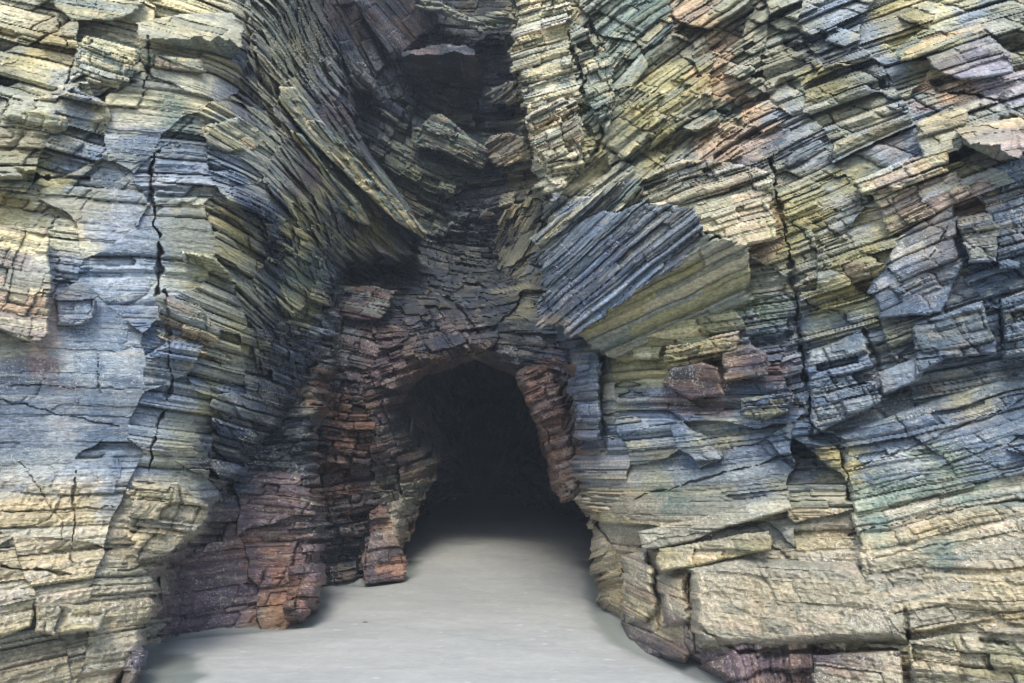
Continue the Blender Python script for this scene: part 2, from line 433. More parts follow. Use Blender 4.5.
        newC.append(cc_)
    base = U.size
    allP = np.concatenate([Pf] + newP); allC = np.concatenate([cf] + newC)
    qs = [quads]
    for l in range(nl):
        e0 = E[:, 0] if l == 0 else base + (l - 1) * len(bv) + lut[E[:, 0]]
        e1 = E[:, 1] if l == 0 else base + (l - 1) * len(bv) + lut[E[:, 1]]
        f0 = base + l * len(bv) + lut[E[:, 0]]; f1 = base + l * len(bv) + lut[E[:, 1]]
        qs.append(np.stack([e1, e0, f0, f1], 1))
    quads = np.concatenate(qs)
    used = np.unique(quads); rl = np.full(len(allP), -1); rl[used] = np.arange(len(used))
    return link_mesh(name, allP[used], rl[quads], allC[used], mat or ROCK)

# ------------------------------------------------------------------ the cliffs (setting)
dl = rbf([(0,683,5.7),(0,500,6.3),(0,300,6.7),(0,100,7.2),(0,0,7.8),(0,-300,9.2),(-260,683,4.8),(-260,300,5.6),(-260,-230,8),(0,760,5.6),(140,760,6.6),
 (140,683,6.45),(150,560,6.7),(190,540,7.1),(160,450,7.0),(160,300,7.2),(160,150,7.6),(160,0,8.2),(160,-300,9.6),
 (235,480,7.9),(240,350,7.8),(250,200,8.0),(245,60,8.6),(240,-300,10),
 (300,380,9.2),(320,250,9.8),(300,120,10.0),(290,0,10.3),(300,-230,12.5),
 (345,250,11.2),(400,220,13.2),(370,150,13),(340,60,13.5),(325,0,13.5)])
tag(mass('cliff_left',
 [(-260,-230),(322,-230),(318,-20),(328,10),(340,50),(345,90),(360,130),(378,160),(400,190),(425,232),(410,262),(380,262),(345,262),(333,300),(330,340),
  (300,395),(262,440),(240,480),(212,505),(206,530),(192,540),(186,560),(168,566),(162,585),(166,605),(158,620),(146,632),(143,655),(128,683),(122,760),(-260,760)],
 dl, [(40,60,-12,1.3),(110,60,-14,1.2,1.2),(200,40,-6,1.,1.3),(60,140,-8,1.1),(40,130,4,1.1),(160,120,4,.55,1),(200,170,6,.8,.7),(90,200,0,.4),(30,250,-3,.6),(130,280,2,.55),(190,250,2,.5),
 (110,380,0,.13,1.5),(50,420,0,.15,1.5),(90,330,0,.14,1.4),(180,350,-8,.7,.8),(220,300,-22,1.,.55),(225,370,-18,1,.5),(240,240,-26,1.1,.5),(240,160,-14,1.,.6),(270,210,-12,1.1,.5),(190,420,-12,.8,.7),
 (90,500,-2,.45,1.1),(150,520,-10,.6,1.1),(60,600,3,.75,1),(120,620,-5,.8,.9),(10,620,2,.8),
 (280,60,-5,1.,.45),(310,100,-12,1.2,.45),(330,130,-40,1.2,.6),(350,180,-44,1.,.6),(300,190,-42,1.2,.6),(290,240,-10,1.2,.45),(340,240,-30,1.1,.6),(270,300,-50,1.1,.5),(240,430,-30,1.1,.5),(300,330,-10,1.1,.45),(265,360,-20,1.1,.5)],
 seed=11, roll=(10, .5), skirt=7., ykey=-.6, long=1.25), kind='structure')

da = rbf([(160,635,7.95),(160,560,8.1),(180,450,8.4),(300,300,10.2),(310,620,8.5),(315,520,8.8),(250,500,8.6),(320,420,9.4),(240,632,8.2),(120,700,7.4),(300,700,7.9)])
tag(mass('cave_wall_left', [(110,470),(170,410),(250,340),(300,280),(340,275),(338,340),(326,400),(318,440),(317,480),(324,510),(327,540),(322,570),(318,600),(306,622),(300,640),(296,720),(110,740)],
 da, [(200,500,-6,.5,.8),(260,480,-8,.7,.8),(220,590,3,.35,.9),(290,580,0,.6,.9),(290,380,-10,1,.5),(300,440,5,.8,.5)], seed=23, roll=(16, .6), skirt=3., ykey=-.5), kind='structure')

dr = rbf([(330,0,15),(400,0,17),(500,0,16.5),(440,60,16.8),(440,110,17),(400,200,16),(500,200,16),(545,230,14.6),(350,200,14.5),(440,250,16.2),(490,270,16.0),(400,265,14.6),(440,318,13.1),(500,350,11.95),(400,380,11.5),
 (330,300,11.6),(320,400,10.7),(330,500,10.65),(320,582,10.6),(405,578,11.0),(405,640,10.6),(380,450,11.0),(450,430,13.4),(436,480,12.6),(412,530,11.5),(540,340,11.5),(560,420,11.3),(565,500,11.2),(640,300,11.6),(640,600,11.5),
 (250,300,11.5),(250,600,10.3),(250,-230,16),(440,-230,18),(660,-230,17)])
HOLE = [(408,800),(405,578),(407,545),(414,520),(428,490),(440,468),(432,452),(414,440),(402,424),(400,404),(412,388),(430,374),(455,366),(470,361),(486,364),(503,372),(518,382),(527,398),(534,420),(541,440),(548,462),(552,486),(566,500),(590,505),(640,510),(660,800)]
tag(mass('cliff_recess', [(230,-230),(670,-230),(670,640),(560,660),(405,640),(300,640),(300,592),(250,640),(230,300)], dr,
 [(360,60,-60,1.2,1.2),(430,50,-12,.6,2),(480,90,-10,1.3,1.2),(400,130,-20,1.3,1),(470,140,-22,1.3,1.1),(430,190,-20,1.2,1),(500,180,-5,1.4,1.),(380,240,-35,1.2,.8),(460,240,-8,1.1,.8),(530,220,60,1.2,.8),
 (400,300,10,1.,.8),(480,310,4,.9,.8),(430,350,24,.8,.8),(520,350,-12,.8,.7),(330,350,-12,1.,.8),(350,430,-8,1.,.5),(400,430,20,.8,.6),(420,470,8,.7,.7),(350,520,6,.9,.5),(390,540,10,.6),(550,420,60,.7,.7)],
 hole=HOLE, seed=37, ragged=(4, 3.), roll=(20, .8), skirt=1.3, ykey=.3, relief=1.45, gain=.78), kind='structure')

dR = rbf([(516,0,9.6),(520,120,9.2),(545,230,9.0),(565,350,9.3),(575,420,9.2),(585,520,9.05),(600,610,9.0),(630,640,7.9),(700,668,6.78),(640,400,8.2),(640,520,7.9),(640,300,8.3),(600,100,8.8),
 (700,0,9),(700,150,8.2),(780,80,8.2),(780,250,7.4),(780,400,7.3),(780,560,6.7),(700,600,7.0),(780,680,6.3),(730,680,6.45),(850,0,8.3),(850,200,7.3),(850,400,6.9),(850,600,6.35),(850,700,6.1),
 (1000,0,7.6),(1000,200,6.6),(1000,400,6.3),(1000,600,5.7),(1000,700,5.6),(1290,600,5.3),(1290,0,7),(516,-300,11.2),(850,-300,10.4),(1290,-300,9.2),(620,760,6.9),(1290,760,4.9)])
tag(mass('cliff_right', [(520,-230),(517,0),(511,35),(516,70),(520,110),(530,150),(538,190),(545,230),(548,260),(552,300),(560,345),(570,375),(576,420),(574,470),(578,505),(590,530),(592,570),(594,600),(602,612),(616,617),(622,640),
  (640,652),(680,660),(720,680),(760,720),(800,760),(1290,760),(1290,-230)], dR,
 [(530,30,-5,1.,.8),(545,80,4,.9,.7),(560,150,8,.8,.6),(600,60,50,1.,.8),(620,130,36,.9,.7),(660,60,38,1.1,.7),(700,40,36,1.1,.7),(640,20,40,1.,.6),(680,120,35,.9,.6),(740,60,32,1.2,.7),(740,110,28,1.1,.7),(590,200,35,.8,.7),
 (790,50,20,1.3,.8),(830,30,18,1.1,.8),(790,150,22,.7,.6),(850,90,15,1.2,.7),(830,200,22,.8,.6),(900,40,12,1.2,1),(980,30,14,1.2,1),(880,160,20,1.,1),(970,110,15,1.2,1),(800,240,18,.9,.7),(860,250,16,.9,.7),
 (830,330,16,.8,.7),(760,300,4,1.2,.7),(700,330,5,1.,.9),(720,400,0,1.2,.7),(640,390,0,1.,.7),(590,380,2,.7,.8),(590,450,5,.5,.5),(640,440,8,.7,.8),(720,430,8,.6,1.1),(660,490,8,.45,.9),(760,480,8,.5,.9),
 (640,540,10,.45,1),(600,560,40,.5,.7),(760,540,10,.35,1),(720,600,4,.35,1.2),(830,480,5,.9,.8),(830,560,6,.5,.9),(650,620,5,.5,1.1),(760,670,85,.6,1),(880,430,16,.5,.9),(930,300,20,.6,.8),(980,230,16,.8,.8),
 (960,400,12,.7,.8),(950,480,13,.35,.8),(950,560,8,.35,1),(950,660,4,.7,1)],
 seed=53, roll=(12, .5), skirt=6., ykey=.5, long=1.45), kind='structure')

# ------------------------------------------------------------------ jutting rocks, each its own body
GRP = 'rocks jutting from the cliff faces'
def rock(name, cat, label, poly, dip, base, facets=None, palette=None, seed=1, thick=.8, amp=.45, proud=.55, group=GRP, **kw):
    fc = facets or [poly]
    if base is dR and not facets: fc = [[(p[0], p[1], p[2] * proud) for p in poly]]
    outline = [p[:2] for p in poly]
    o = mass(name, outline, base, [(poly[0][0], poly[0][1], dip, amp, thick)], facets=fc, palette=palette, seed=seed, big=False,
             ragged=kw.pop('ragged', (3.2, 1.3)), roll=kw.pop('roll', (3.5, .07)), skirt=kw.pop('skirt', .9), **kw)
    tag(o, label, cat, group, 'thing')
    return o
#ROCKS>
# upper left
rock('rock_ledge', 'rock ledge', 'wide cream capped ledge with flat green underside at the top of the left cliff', [(135,22,.30),(180,14,.36),(232,12,.32),(246,28,.30),(243,46,.24),(232,62,.02),(205,52,.02),(146,42,.04),(136,38,.2)], -6, dl,
     facets=[([(135,22,.12),(180,14,.16),(232,12,.14),(246,28,.36),(243,46,.36),(215,36,.42),(150,39,.38)],{}),([(150,39,.38),(215,36,.42),(243,46,.36),(232,64,-.05),(205,56,-.05),(146,46,.0)],dict(pal='NY',amp=.15))], palette='CGCN', seed=101, amp=.25, thick=1.2)
rock('rock_ledge', 'rock ledge', 'stepped cream ledge sticking out left of the upper vertical crack', [(82,34,.24),(139,48,.32),(139,60,.3),(128,80,.22),(118,90,.05),(90,84,.04),(76,72,.2),(78,52,.2)], -13, dl, palette='CCGY', seed=102, amp=.6, thick=.5)
rock('rock_ledge', 'rock ledge', 'green topped slab along the upper left edge of the photo', [(55,0,.18),(150,0,.2),(125,20,.28),(70,22,.1),(58,10,.1)], -8, dl, palette='NGNN', seed=103, amp=.3)
rock('rock_ledge', 'rock ledge', 'olive blocky ledge near the left edge under the cream blocks', [(0,112,.2),(30,108,.24),(64,116,.26),(66,130,.24),(48,138,.05),(0,132,.02)], -5, dl, palette='YGNY', seed=104, amp=.5, thick=.6)
rock('rock_block', 'rock block', 'small olive block beside the dark gap on the upper left cliff', [(55,84,.2),(92,82,.26),(96,98,.22),(80,104,.1),(58,96,.14)], -10, dl, palette='YC', seed=105, amp=.6, thick=.7)
rock('rock_ledge', 'rock ledge', 'thin pink tinged wedge under the cream capped ledge', [(142,54,.14),(200,58,.2),(206,74,.16),(160,70,.08),(144,66,.06)], -12, dl, palette='GNYU', seed=106, amp=.5, thick=.5)
rock('rock_block', 'rock block', 'cream cracked block at the shoulder of the left cliff below the blue band', [(200,125,.2),(238,115,.28),(258,130,.25),(255,150,.1),(225,152,.12),(205,142,.1)], -14, dl, palette='YCGO', seed=107, amp=.7, thick=.6)
# middle left
rock('rock_slab', 'rock slab', 'pinkish grey striped slab standing out from the blue slate at the left edge', [(-60,228,.1),(0,226,.14),(50,228,.26),(53,270,.3),(52,300,.3),(50,335,.32),(40,346,.15),(0,332,.06),(-60,330,.05)], -7, dl, palette='PGPC', seed=108, amp=.35, thick=.8)
rock('rock_block', 'rock block', 'dark blue notched block above the smooth slate face on the left', [(54,296,.12),(98,296,.15),(92,318,.16),(80,326,.1),(55,326,.08)], 2, dl, palette='DB', seed=109, amp=.4)
rock('rock_block', 'rock block', 'tan striped corner blocks stepping down on the left cliff corner', [(158,295,.15),(200,305,.22),(222,330,.2),(212,350,.15),(190,372,.15),(160,362,.12),(155,330,.14)], -22, dl, palette='YOGC', seed=112, amp=.9, thick=.6)
rock('rock_ledge', 'rock ledge', 'olive overhanging lip on the corner of the left cliff beside the blue blocks', [(182,250,.2),(215,254,.3),(232,272,.3),(240,285,.18),(215,274,.06),(184,262,.05)], -16, dl, palette='YN', seed=113, amp=.5)
rock('rock_ledge', 'rock ledge', 'barnacled ledge with dark shadow under it near the bottom left corner', [(-40,590,.1),(0,592,.16),(38,597,.2),(36,604,.2),(34,626,.06),(0,640,.1),(-40,640,.1)], 2, dl, palette='T', seed=115, amp=.5)
rock('rock_ledge', 'rock ledge', 'long barnacled block with a slot under it on the lower left cliff', [(34,603,.16),(75,604,.2),(105,612,.2),(100,632,.22),(50,636,.1),(33,632,.1)], -3, dl, palette='TTY', seed=116, amp=.5, thick=.8)
rock('rock_block', 'rock block', 'knobbly barnacled nose above the alcove on the left cliff foot', [(130,480,.1),(175,478,.16),(204,502,.3),(207,528,.34),(192,544,.3),(170,556,.2),(140,560,.12),(128,520,.1)], -12, dl, palette='TTTG', seed=117, amp=.8, thick=.6, ragged=(7, 4))
rock('boulder', 'boulder', 'dark rounded boulder at the foot of the left cliff beside the wet sand', [(128,650,.1),(140,640,.25),(148,648,.3),(148,664,.3),(138,684,.25),(124,700,.2),(116,700,.1)], 10, dl, palette='UKD', seed=118, amp=.4, roll=(9, .25))
# dipping ribs and recess
rock('rock_rib', 'rock rib', 'long pale green rib dipping steeply from the upper left cliff into the recess', [(277,86,.35),(297,88,.5),(330,130,.5),(370,172,.5),(400,200,.5),(428,232,.4),(424,240,.3),(396,222,.2),(352,180,.2),(310,140,.2),(282,106,.2)], -44, dl,
     palette='NYGC', seed=120, own=.8, amp=.8, thick=.5, gain=1.6)
rock('rock_rib', 'rock rib', 'lower yellow green rib dipping parallel below the long pale one', [(288,128,.3),(302,134,.4),(330,172,.45),(362,205,.4),(372,226,.3),(355,222,.15),(320,190,.15),(296,156,.15)], -47, dl, palette='YNGY', seed=121, own=.8, amp=.8, thick=.5, gain=1.5)
rock('rock_block', 'rock block', 'smooth blue grey block in the dark wall left of the cave arch', [(310,296,.3),(322,292,.5),(327,304,.5),(322,320,.45),(306,326,.35),(300,322,.2),(306,306,.3)], -10, dr, palette='LB', seed=123, amp=.2)
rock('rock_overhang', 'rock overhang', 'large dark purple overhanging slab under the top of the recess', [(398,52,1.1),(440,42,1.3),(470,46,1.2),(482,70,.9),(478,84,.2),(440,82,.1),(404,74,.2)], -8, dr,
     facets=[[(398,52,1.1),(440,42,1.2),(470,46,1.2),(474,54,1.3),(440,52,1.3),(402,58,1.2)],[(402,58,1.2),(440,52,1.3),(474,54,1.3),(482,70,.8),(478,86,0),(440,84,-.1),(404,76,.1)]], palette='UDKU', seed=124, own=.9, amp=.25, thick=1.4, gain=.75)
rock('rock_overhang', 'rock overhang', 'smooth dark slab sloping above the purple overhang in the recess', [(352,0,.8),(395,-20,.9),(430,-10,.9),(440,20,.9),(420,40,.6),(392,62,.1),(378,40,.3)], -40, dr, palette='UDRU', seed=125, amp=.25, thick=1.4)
rock('rock_ledge', 'rock ledge', 'pale stone band crossing the very top of the recess', [(408,-6,1.2),(440,2,1.2),(476,20,1.2),(512,12,1.3),(520,24,1.2),(480,34,1.),(445,16,1.),(408,6,1.)], -22, dr, palette='GCGN', seed=126, amp=.6, thick=.6, gain=1.15)
rock('rock_ledge', 'rock ledge', 'tan layered ledge tucked against the right side of the recess', [(486,136,.8),(506,132,.9),(530,138,1.),(530,160,.8),(500,168,.5),(484,158,.5)], 10, dr, palette='GOC', seed=127, amp=.7, thick=.5, gain=1.15)
rock('rock_ledge', 'rock ledge', 'grey pink ledge above the tan one on the right side of the recess', [(488,88,.8),(512,80,.9),(530,78,1.),(530,100,.8),(505,106,.6),(488,104,.5)], 12, dr, palette='UGL', seed=128, amp=.7, thick=.5, gain=1.15)
rock('rock_slab', 'rock slab', 'green brown sloping slabs stacked in the middle of the recess', [(410,128,.7),(440,112,.8),(490,150,.8),(486,172,.5),(440,152,.4),(415,150,.4)], -30, dr, palette='NUNG', seed=130, amp=.7, thick=.8, gain=.85)
rock('rock_block', 'rock block', 'pale grey leaning block at the left of the recess under the dark cleft', [(352,60,.9),(366,62,1.),(378,85,1.),(374,94,.7),(358,92,.5),(350,78,.7)], -35, dr, palette='NKL', seed=131, amp=.5, gain=1.1)
rock('rock_ledge', 'rock ledge', 'brown crumpled ledge hanging above the left shoulder of the cave arch', [(322,286,.5),(360,284,.8),(395,290,.8),(392,310,.5),(372,322,.3),(340,316,.3)], -5, dr, palette='URGU', seed=132, amp=.9, thick=.5, gain=1.2)
rock('rock_outcrop', 'rock outcrop', 'rust brown block at the foot of the left side of the cave mouth', [(364,560,.3),(372,510,.2),(384,500,.2),(402,540,.35),(409,560,.35),(408,580,.3),(364,584,.3)], 6, dr, palette='RUUR', seed=134, amp=.5, thick=1., gain=1.1)
rock('rock_outcrop', 'rock outcrop', 'rounded orange brown nose of rock on the sand between alcove and cave', [(286,566,.25),(312,562,.4),(320,572,.4),(320,600,.4),(306,624,.3),(284,624,.2)], 4, da, palette='RURU', seed=135, amp=.6, thick=.9, roll=(10, .3), gain=1.1)
rock('rock_pillar', 'rock pillar', 'orange brown rough pillar forming the right jamb of the cave mouth', [(512,372,.25),(548,360,.3),(566,396,.3),(574,450,.35),(582,490,.35),(584,504,.3),(560,502,.35),(551,486,.35),(545,452,.3),(533,418,.25),(524,396,.25)], 20, dr, palette='RPUR', seed=136, amp=.7, thick=.6, gain=1.05, ragged=(2, 2), roll=(9, .3))
# right, upper
rock('rock_tower', 'rock column', 'cream column of stacked beds at the upper left edge of the right cliff', [(516,-10,.4),(565,-10,.4),(578,60,.45),(580,110,.45),(592,150,.4),(560,190,.3),(540,170,.3),(530,130,.35),(518,80,.35),(511,40,.35)], 4, dR, palette='CCGW', seed=140, amp=.9, thick=.7, ragged=(6, 3))
rock('rock_column', 'rock column', 'cream folded beds arched like a stack of plates beside the recess', [(524,116,.55),(560,96,.65),(576,100,.7),(584,135,.7),(576,160,.5),(545,162,.4),(530,145,.45)], 12, dR, palette='COCW', seed=141, amp=.8, thick=.45)
rock('rock_column', 'rock column', 'green grey stack of beds leaning right of the cream column', [(566,20,.5),(590,28,.6),(612,60,.65),(616,100,.6),(604,136,.5),(592,110,.5),(580,70,.5)], 14, dR, palette='GGNC', seed=142, amp=.9, thick=.5)
rock('rock_slab', 'rock slab', 'yellow cream bedded slab resting above the ribbed slate overhang', [(632,182,.5),(680,158,.6),(730,162,.65),(775,172,.6),(772,196,.6),(720,206,.6),(690,206,.6),(640,205,.5),(630,196,.5)], 14, dR, palette='CYCWO', seed=143, long=2.5, amp=.8, thick=.45, gain=1.1)
rock('rock_slab', 'rock slab', 'broad white cream slab with yellow base on the right of the ribbed slate', [(650,202,.5),(700,200,.7),(770,186,.7),(778,240,.6),(740,250,.6),(706,232,.7),(690,238,.7),(668,222,.6)], 12, dR, palette='WCCO', seed=144, long=2., amp=.45, thick=.9, gain=1.1)
q1 = [(536,250,.35),(600,212,.55),(650,200,.6),(690,210,.75),(706,240,.85),(640,290,.9),(574,336,.75),(540,318,.5)]
q2 = [(574,336,.75),(640,290,.9),(706,240,.85),(745,246,.4),(748,310,.0),(700,344,.0),(640,362,.0),(606,364,.0)]
rock('rock_overhang', 'rock overhang', 'dark blue ribbed slate overhang with flat olive underside right of the cave mouth', [(534,252),(600,212),(650,200),(690,206),(706,232),(745,244),(748,310),(704,346),(640,362),(606,362),(574,340),(540,320)], 36, dR,
     facets=[(q1, {}), (q2, dict(pal='GGYG', amp=.55, dip=22, thick=.8))], palette='DBDB', seed=145, own=.85, long=6., amp=.5, thick=.42, skirt=1.3, ragged=(8, 4))
rock('rock_slab', 'rock slab', 'grey green ribbed strip topped by pale rock above the dark slate overhang', [(530,238,.5),(560,215,.6),(615,182,.7),(642,178,.7),(640,200,.7),(590,232,.7),(548,262,.6)], 36, dR, palette='GNDC', seed=146, long=4., amp=.7, thick=.4)
rock('rock_block', 'rock block', 'pale green stepped block on the olive underside of the slate overhang', [(660,268,.45),(682,254,.5),(684,268,.5),(664,286,.4)], 30, dR, palette='YN', seed=147, amp=.3)
rock('rock_block', 'rock block', 'small square cream green block hanging under the slate overhang', [(634,346,.25),(664,346,.25),(664,360,.22),(634,360,.22)], 2, dR, palette='YC', seed=148, amp=.2)
rock('rock_block', 'rock block', 'orange and cream stepped blocks below the right end of the slate overhang', [(664,346,.4),(700,340,.5),(740,330,.5),(738,352,.5),(690,366,.4),(664,372,.4)], 6, dR, palette='COYG', seed=149, amp=.7, thick=.5)
rock('rock_block', 'rock block', 'dark wedge with a smooth slate face and rusty edge under the orange blocks', [(662,384,.3),(672,368,.5),(702,362,.6),(718,368,.65),(728,396,.5),(690,400,.3)], -8, dR, palette='DUUD', seed=150, own=.9, amp=.2, thick=1.4, gain=.85)
rock('rock_block', 'rock block', 'rust brown smooth block left of the long dark notch on the right cliff', [(720,354,.5),(750,344,.6),(766,352,.6),(770,376,.5),(724,384,.4)], 6, dR, palette='URUD', seed=151, amp=.25, thick=1.2)
rock('rock_ledge', 'rock ledge', 'barnacled tan tipped ledge below the rust brown block', [(738,398,.3),(790,392,.45),(794,408,.4),(760,424,.2),(740,416,.2)], 4, dR, palette='DYBG', seed=152, amp=.7, thick=.5)
rock('rock_slab', 'rock slab', 'upright blue slate strip right beside the orange cave pillar', [(572,350,.3),(600,352,.4),(600,440,.45),(574,440,.35)], 2, dR, palette='BLB', seed=153, amp=.6, thick=.7)
rock('rock_block', 'rock block', 'large pale green squared block with dark gap below at the upper right', [(916,122,.4),(950,106,.55),(968,110,.6),(962,150,.65),(922,162,.6),(915,140,.5)], 10, dR, palette='GCG', seed=154, amp=.3, thick=1.)
rock('rock_block', 'rock block', 'pink topped slab with green wedge underside beside the pale green block', [(954,128,.5),(1020,116,.6),(1040,130,.6),(1020,158,.5),(998,162,.3),(962,146,.55)], 4, dR,
     facets=[([(954,128,.35),(1020,116,.4),(1040,130,.6),(1012,144,.75),(976,142,.8),(956,134,.7)],{}),([(956,134,.7),(976,142,.8),(1000,146,.7),(998,168,.2),(972,160,.2)],dict(pal='NK'))], palette='PPO', seed=155, amp=.25, thick=1.)
rock('rock_slab', 'rock slab', 'lilac grey wedge shaped slab above the dark gap at the top right', [(924,56,.35),(990,34,.45),(1012,52,.5),(1012,74,.45),(960,82,.3),(934,68,.3)], 10, dR, palette='VVL', seed=156, amp=.3, thick=1.2)
rock('rock_slab', 'rock slab', 'olive wedge with an orange lower edge at the top of the right cliff', [(892,52,.3),(920,30,.4),(980,20,.4),(985,36,.5),(940,52,.5),(900,62,.5)], 16, dR, palette='YGNO', seed=157, amp=.4, thick=.8)
rock('rock_ledge', 'rock ledge', 'cream and pink broken ledge left of the pale green block', [(850,182,.4),(905,158,.6),(945,150,.6),(950,172,.6),(900,190,.5),(860,196,.4)], 16, dR, palette='WPCO', seed=158, amp=.6, thick=.6, gain=1.1)
rock('rock_ledge', 'rock ledge', 'rusty brown striped slab under the cream and pink ledge', [(870,196,.25),(955,172,.45),(975,192,.45),(940,212,.3),(890,236,.25)], 20, dR, palette='RYPU', seed=159, amp=.5, thick=.5)
rock('rock_slab', 'rock slab', 'olive tailed brown ledge bending like a wing in the middle of the right cliff', [(792,286,.25),(830,262,.5),(890,262,.5),(880,276,.4),(840,280,.3),(800,292,.2)], 14, dR, palette='YGYU', seed=160, amp=.5, thick=.5)
rock('rock_block', 'rock block', 'small block of cream and blue stripes set in the blue slate at the right', [(952,218,.5),(985,212,.6),(998,228,.6),(994,262,.6),(966,264,.6),(960,240,.55)], 4, dR, palette='CWYL', seed=161, amp=.5, thick=.6)
rock('rock_slab', 'rock slab', 'large blue cracked slate panel in the upper part of the right cliff', [(898,238,.3),(955,200,.4),(960,262,.45),(945,312,.4),(880,318,.3),(868,290,.3)], 20, dR, palette='BBL', seed=162, own=.8, amp=.45, thick=.7)
rock('rock_slab', 'rock slab', 'blue slate panel reaching the right edge with stepped square corners', [(962,180,.45),(1010,160,.55),(1060,150,.6),(1060,270,.55),(1000,268,.45),(985,210,.5)], 15, dR, palette='BBL', seed=163, own=.8, amp=.7, thick=.7)
rock('rock_block', 'rock block', 'blocky blue slate brick overhanging the long parallel cracks at the right', [(915,322,.45),(985,300,.6),(1000,352,.55),(950,358,.55),(916,378,.5)], 14, dR, palette='BBL', seed=164, amp=.5, thick=.8)
rock('rock_block', 'rock block', 'blue slate brick at the right edge beside the overhanging one', [(1000,300,.5),(1050,280,.6),(1060,350,.6),(1004,362,.5)], 12, dR, palette='BBG', seed=165, amp=.6, thick=.7)
rock('rock_block', 'rock block', 'small blue block with tan and pink face below the blue panel', [(878,372,.35),(930,350,.45),(922,380,.45),(882,396,.4)], 10, dR, palette='LPCB', seed=166, amp=.5, thick=.7)
rock('rock_slab', 'rock slab', 'blue layered slab stack whose left edge stands over the brown notch', [(806,352,.3),(862,330,.35),(874,372,.35),(884,402,.35),(814,436,.35)], 15, dR, palette='BLB', seed=167, amp=.65, thick=.5)
# right, lower
rock('rock_buttress', 'rock buttress', 'broad bottom right buttress cut by long parallel sloping cracks, blue above and barnacled below', [(838,434,.35),(930,400,.4),(1300,270,.45),(1300,690,.45),(1000,622,.45),(908,634,.45),(866,600,.45),(862,560,.4),(846,480,.35)], 16, dR,
     seed=170, amp=.4, thick=.6, proud=.3, long=3., step=1.1, ragged=(3, 2))
rock('rock_ledge', 'rock ledge', 'rounded tan beam of barnacled rock overhanging dark rock at the bottom right', [(688,566,.45),(740,556,.5),(860,560,.45),(905,620,.4),(908,642,.35),(760,648,.5),(700,648,.5),(690,630,.55)], 2, dR, palette='TTTT', seed=171, amp=.25, thick=1., roll=(12, .28))
rock('rock_ledge', 'rock ledge', 'long tan beam sloping up to the right over the rounded lower beam', [(655,549,.45),(700,541,.45),(772,529,.4),(768,551,.45),(700,566,.55),(660,574,.55)], 9, dR, palette='TYT', seed=172, amp=.25, thick=1.)
rock('rock_ledge', 'rock ledge', 'upper green tan beam stepping out above the long tan beam', [(635,531,.3),(700,516,.3),(792,490,.25),(790,510,.3),(715,532,.4),(690,543,.4),(640,551,.4)], 9, dR, palette='TNTG', seed=173, amp=.3, thick=.8)
rock('rock_column', 'rock column', 'pitted tan column standing under the beams nearest the cave', [(618,556,.3),(650,548,.35),(655,610,.4),(650,625,.3),(624,625,.3)], 2, dR, palette='TTTU', seed=174, amp=.4, thick=.9, roll=(8, .2))
rock('rock_column', 'rock column', 'pitted purple tan column between the cave side column and the rounded beam', [(656,574,.25),(688,570,.3),(690,625,.35),(660,628,.3)], 2, dR, palette='TUTP', seed=175, amp=.4, thick=.9, roll=(8, .2))
rock('rock_outcrop', 'rock outcrop', 'dark undercut foot of rock touching the sand below the pitted columns', [(620,612,.2),(694,612,.2),(696,652,.2),(686,665,.15),(640,660,.15),(624,640,.15)], 3, dR, palette='UUD', seed=176, amp=.5, thick=.7, roll=(8, .25))
rock('rock_block', 'rock block', 'barnacled stacked blocks in the bottom right corner with a dark hole', [(906,640,.35),(1000,628,.4),(1120,625,.45),(1120,760,.45),(910,760,.35)], 3, dR, palette='TYTG', seed=177, amp=.7, thick=.8)
rock('rock_block', 'rock block', 'barnacled upright block at the bottom edge under the rounded tan beam', [(812,654,.25),(902,650,.3),(905,720,.3),(815,720,.25)], 1, dR, palette='TUT', seed=178, amp=.6, thick=1.)
# small thing on the sand
def pebble(x, y, r, seed):
    n = 14; m = 8
    u = np.linspace(0, 2 * math.pi, n, endpoint=False); v = np.linspace(-math.pi / 2, math.pi / 2, m)
    UU, VV = np.meshgrid(u, v)
    rr = r * (1 + .35 * fbm(np.cos(UU) * 1.3 + seed, np.sin(UU) + VV * 1.4, seed, 2))
    P = np.stack([x + rr * 1.5 * np.cos(UU) * np.cos(VV), y + rr * np.sin(UU) * np.cos(VV), .5 * rr * (1 + np.sin(VV)) - .01], -1)
    i = np.arange(n * m).reshape(m, n); j = np.roll(i, -1, 1)
    q = np.stack([i[:-1], j[:-1], j[1:], i[1:]], -1).reshape(-1, 4)
    col = np.tile(np.r_[lin((58, 56, 58)), .1], (n * m, 1))
    return link_mesh('pebble', P.reshape(-1, 3), q, col, ROCK, True)
def ground(u, v):
    g = ray(np.array(float(u)), np.array(float(v))); g = g * (CAMZ / -g[2]); return g[0], g[1]
tag(pebble(*ground(365, 623), .02, 3), 'lone small dark pebble lying on the open sand left of centre', 'pebble', None, 'thing')
#<ROCKS

